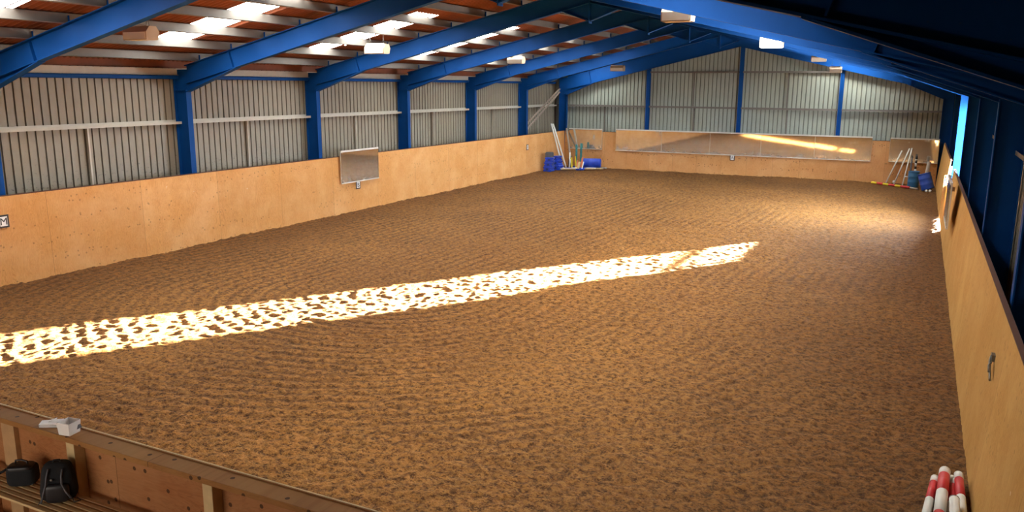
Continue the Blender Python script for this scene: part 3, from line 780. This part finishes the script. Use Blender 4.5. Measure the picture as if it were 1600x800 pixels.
jump_pole('red and white jump pole, leftmost and thinnest of the bottom right stack',(17.455,5.02,.085),(17.18,2.2,.085),.042,ba,WR,G)
jump_pole('red and white jump pole, middle and tallest-lying of the bottom right stack',(17.545,5.10,.155),(17.36,2.2,.155),.056,ba,WR,G)
jump_pole('dusty red and white jump pole in the trough of the bottom right stack',(17.62,5.12,.068),(17.57,2.2,.068),.05,[(.2,0)]+ba[1:],WR,G)
jump_pole('red and white jump pole touching the right kickboard at the bottom',(17.675,5.08,.15),(17.68,2.2,.15),.046,ba,WR,G)
t=jump_pole('plain white pole with a dark ring end lying on top of the striped poles',(17.60,4.22,.26),(17.57,2.2,.26),.048,[(.02,1),(2,0)],[M['white'],M['steel']],G)
# latch hanging on right kickboard
t=thing('metal_latch','small bent metal latch hanging on the right kickboard','latch',(W+.11,5.3,1.3))
xx=W+.113
MB().tube([(xx-.012,5.50,1.40),(xx-.03,5.42,1.36),(xx-.03,5.30,1.30),(xx-.035,5.12,1.24)],.012,8).build('bar',M['steel'],t)
MB().tube([(xx-.02,5.36,1.36),(xx-.05,5.26,1.36),(xx-.05,5.18,1.31)],.010,8).build('hook',M['steel'],t)
MB().box(xx-.016,xx+.02,5.40,5.52,1.36,1.43).build('plate',M['steel'],t)

# ------------------------------------------------------------------ far left corner
def block(label, x, y, z, w=.44, d=.42, h=.235, rz=0, group='stacked blue jump blocks', mat='plastic_blue'):
    """waisted plastic jump block: notched hexagonal sides"""
    t=thing('jump_block',label,'jump block',(x,y,z),group); t.rotation_euler.z=rz
    poly=[(-w/2,.02),(-w/2+.03,0),(w/2-.03,0),(w/2,.02),(w/2,h*.30),(w/2-.07,h*.5),(w/2,h*.70),(w/2,h-.02),(w/2-.03,h-.003),(-w/2+.03,h-.003),(-w/2,h-.02),(-w/2,h*.70),(-w/2+.07,h*.5),(-w/2,h*.30)]
    m=Matrix(((1,0,0,0),(0,0,-1,0),(0,1,0,0),(0,0,0,1)))
    o=MB().prism(poly,-d/2,d/2,m).build('body',M[mat]); o.parent=t
    o=MB().prism([(-.09,h*.28),(.09,h*.28),(.05,h*.5),(.09,h*.72),(-.09,h*.72),(-.05,h*.5)],d/2+.001,d/2+.006,m).build('recess_panel',M['plastic_blue_dark']); o.parent=t
    return t
for i in range(3):
    block('blue plastic jump block in the front left-corner stack, '+('bottom one','middle one','top one')[i],.42+.02*i,33.05,.01+.237*i,rz=.15*(i-1)+.1)
MB_=MB().box(-.17,.17,-.15,.15,0,.22).box(-.15,.15,-.13,.13,.221,.25)
o=MB_.build('storage_crate',M['grey_cord'],bevel=.015); o.location=(.44,33.05,.725); tag(o,'dark grey crate on top of the front blue jump blocks','crate')
for i in range(3):
    block('blue plastic jump block in the rear left-corner stack, '+('bottom one','middle one','top one')[i],.50-.02*i,34.0,.01+.237*i,w=.42-.06*i,rz=-.2)
GP='poles leaning in the far left corner'
jump_pole('long white pole leaning on the left kickboard, left of the pair',(.47,34.75,.02),(-.09,34.40,2.32),.038,[(3,0)],[M['white']],GP,name='leaning_pole')
jump_pole('long white pole leaning on the left kickboard, right of the pair',(.62,34.85,.02),(-.08,34.62,2.30),.038,[(3,0)],[M['white']],GP,name='leaning_pole')
jump_pole('brownish pole leaning into the far left corner',(.86,35.0,.02),(.16,35.86,2.02),.046,[(.5,0),(3,1)],[M['white'],M['taupe']],GP,name='leaning_pole')
jump_pole('short pale pole leaning beside the brownish pole',(.76,34.9,.02),(.62,35.28,.80),.03,[(3,0)],[M['white']],GP,name='leaning_pole')
o=MB(); superel(o,(.60,35.45,.32),(.16,.14,.32),.9,.9,taper=lambda x,y,z:(x*(1-.5*(z+.32)/.64),y*(1-.5*(z+.32)/.64),z)); o=o.build('rubbish_sack',M['black']); tag(o,'black sack slumped between the leaning poles','sack')
def stand(label,x,y,h,foot):
    t=thing('jump_stand',label,'jump stand',(x,y,0),'teal jump stands')
    MB().box(x-.045,x+.045,y-.03,y+.03,.10,h).build('post',M['teal'],t)
    MB().box(x-.25,x+.25,y-.04,y+.04,.02,.10).box(x-.04,x+.04,y-.25,y+.25,.02,.10).build('foot',M[foot],t)
    for k in range(5): MB().box(x-.012,x+.012,y-.034,y-.031,.35+k*.16,.37+k*.16).build('pin_hole',M['blackgloss'],t)
stand('teal wooden jump stand in the far left corner, the shorter left one',.90,35.50,1.22,'plastic_blue')
stand('teal wooden jump stand in the far left corner, the taller right one',1.20,35.40,1.30,'plastic_blue')
def paddle(label,name,x,y,h,w,mat,lean):
    t=thing(name,label,'marker board',(x,y,0),'coloured boards in the far left corner')
    MB().bar((x,y,.08),(x+lean,y+.2,h),w,.02,upv=(0,-1,.0)).build('board',M[mat],t)
    MB().box(x-.09,x+.09,y-.07,y+.07,.01,.08).build('foot',M['plastic_blue'],t)
paddle('yellow pointed board standing by the teal stands, left one','marker_board',.97,34.75,.58,.09,'yellow',-.12)
paddle('narrow yellow board, the right one of the two yellow boards','marker_board',1.12,34.95,.64,.06,'yellow',-.14)
paddle('orange board standing in front of the teal stands','marker_board',1.30,34.62,.46,.07,'orange',-.06)
paddle('faded red board between the taller teal stand and the lying blue drum','marker_board',1.36,35.05,.60,.13,'orange',.02)
paddle('short cream board in front of the taller teal stand','marker_board',1.47,34.35,.42,.12,'timber_pale',0)
paddle('short white board left of the lying drum','marker_board',1.66,34.42,.42,.05,'white',0)
def drum(label, p0, p1, r, mat, group='blue plastic drums'):
    L0=(Vector(p1)-Vector(p0)).length; t=thing('plastic_drum',label,'drum',tuple(p0),group)
    pr=[(0,0),(r*.86,0),(r*.97,.02),(r,.06),(r,L0*.30),(r*1.03,L0*.32),(r*1.03,L0*.35),(r,L0*.37),(r,L0*.63),(r*1.03,L0*.65),(r*1.03,L0*.68),(r,L0*.70),(r,L0-.09),(r*.96,L0-.06),(r*1.02,L0-.05),(r*1.02,L0-.015),(r*.93,L0-.01),(r*.93,L0-.03),(0,L0-.03)]
    o=MB().lathe(pr,frame_mtx((0,0,0),Vector(p1)-Vector(p0))).build('shell',M[mat],smooth=False); o.parent=t
    for a in (.5,-.5):
        v=Vector((r*a,0,L0-.03)); q=frame_mtx((0,0,0),Vector(p1)-Vector(p0))
        o=MB().lathe([(0,L0-.012),(.035,L0-.012),(.035,L0-.03)],q@Matrix.Translation((r*a,0,0)),12).build('bung',M['plastic_blue_dark']); o.parent=t
    return t
drum('bright blue plastic drum lying on its side in the far left corner',(2.38,35.22,.34),(1.50,34.97,.34),.235,'plastic_blue')
GL='poles lying in the far left corner'
jump_pole('cream pole lying on the sand in front of the left corner clutter',(.62,33.9,.065),(2.55,35.15,.065),.04,[(1.0,0),(.3,1),(.6,0)],[M['timber_pale'],M['plastic_blue']],GL,name='ground_pole')
jump_pole('white and blue pole lying against the cream pole',(.55,34.05,.075),(2.48,35.32,.075),.04,[(.3,0),(.35,1),(.4,0),(.35,1),(.5,0)],[M['white'],M['plastic_blue']],GL,name='ground_pole')
jump_pole('dull brown pole lying closest to the lying drum',(.75,34.35,.07),(2.6,35.5,.07),.04,[(2,0)],[M['taupe']],GL,name='ground_pole')

# ------------------------------------------------------------------ far right corner
YR=[M['yellow'],M['red']]
jump_pole('yellow and red striped pole lying on the sand by the far right corner',(15.22,35.55,.06),(16.78,34.25,.06),.05,[(.30,0),(.34,1)]*3,YR,'poles in the far right corner',name='ground_pole')
jump_pole('short grey pole lying between the striped pole and the drums',(16.80,34.22,.05),(17.10,33.95,.05),.04,[(2,0)],[M['taupe']],'poles in the far right corner',name='ground_pole')
GR='white poles leaning on the far right mirror'
jump_pole('white pole leaning on the far right mirror, leftmost',(15.78,35.55,.02),(16.31,35.86,1.50),.028,[(3,0)],[M['white']],GR,name='leaning_pole')
jump_pole('white pole leaning on the far right mirror, middle slanting one',(16.12,35.35,.02),(16.60,35.86,1.60),.028,[(3,0)],[M['white']],GR,name='leaning_pole')
jump_pole('white pole leaning on the far right mirror, steepest one',(16.47,34.95,.02),(16.70,35.86,1.62),.028,[(3,0)],[M['white']],GR,name='leaning_pole')
jump_pole('short white bar lying from the steep white pole to the standing drum',(16.54,35.05,.44),(16.70,35.0,.44),.02,[(3,0)],[M['white']],GR,name='cross_bar')
o=superel(MB(),(16.12,35.7,.12),(.07,.07,.07),1,1).build('ball',M['card']); tag(o,'small white ball lying behind the white leaning poles','ball')
drum('grey-blue plastic drum standing upright in the far right corner',(16.89,34.85,.01),(16.89,34.85,.72),.225,'drum_blue')
drum('blue plastic drum tilted against the right kickboard in the far corner',(17.48,33.72,.075),(17.26,33.80,.74),.25,'drum_blue2')
jump_pole('dark post standing behind the upright grey-blue drum',(16.74,35.35,.01),(16.74,35.35,1.26),.035,[(3,0)],[M['grey_cord']],'posts behind the drums',name='marker_post')
jump_pole('white and black banded post standing behind the upright drum',(16.92,35.35,.01),(16.92,35.35,1.32),.045,[(.75,0),(.12,1),(.14,0),(.12,1),(.06,0),(.1,1)],[M['white'],M['blackgloss']],'posts behind the drums',name='marker_post')
jump_pole('taupe roll standing behind the tilted blue drum',(17.32,34.25,.01),(17.42,34.35,1.18),.075,[(3,0)],[M['taupe']],'posts behind the drums',name='carpet_roll')
for k,(x,y) in enumerate(((17.55,33.45),(17.42,33.40))):
    o=superel(MB(),(x,y,.05),(.055,.05,.05),.8,.8,nu=14,nv=8).build('stone',M['card']); tag(o,('white stone under the tilted blue drum, right of two','white stone under the tilted blue drum, left of two')[k],'stone','white stones')
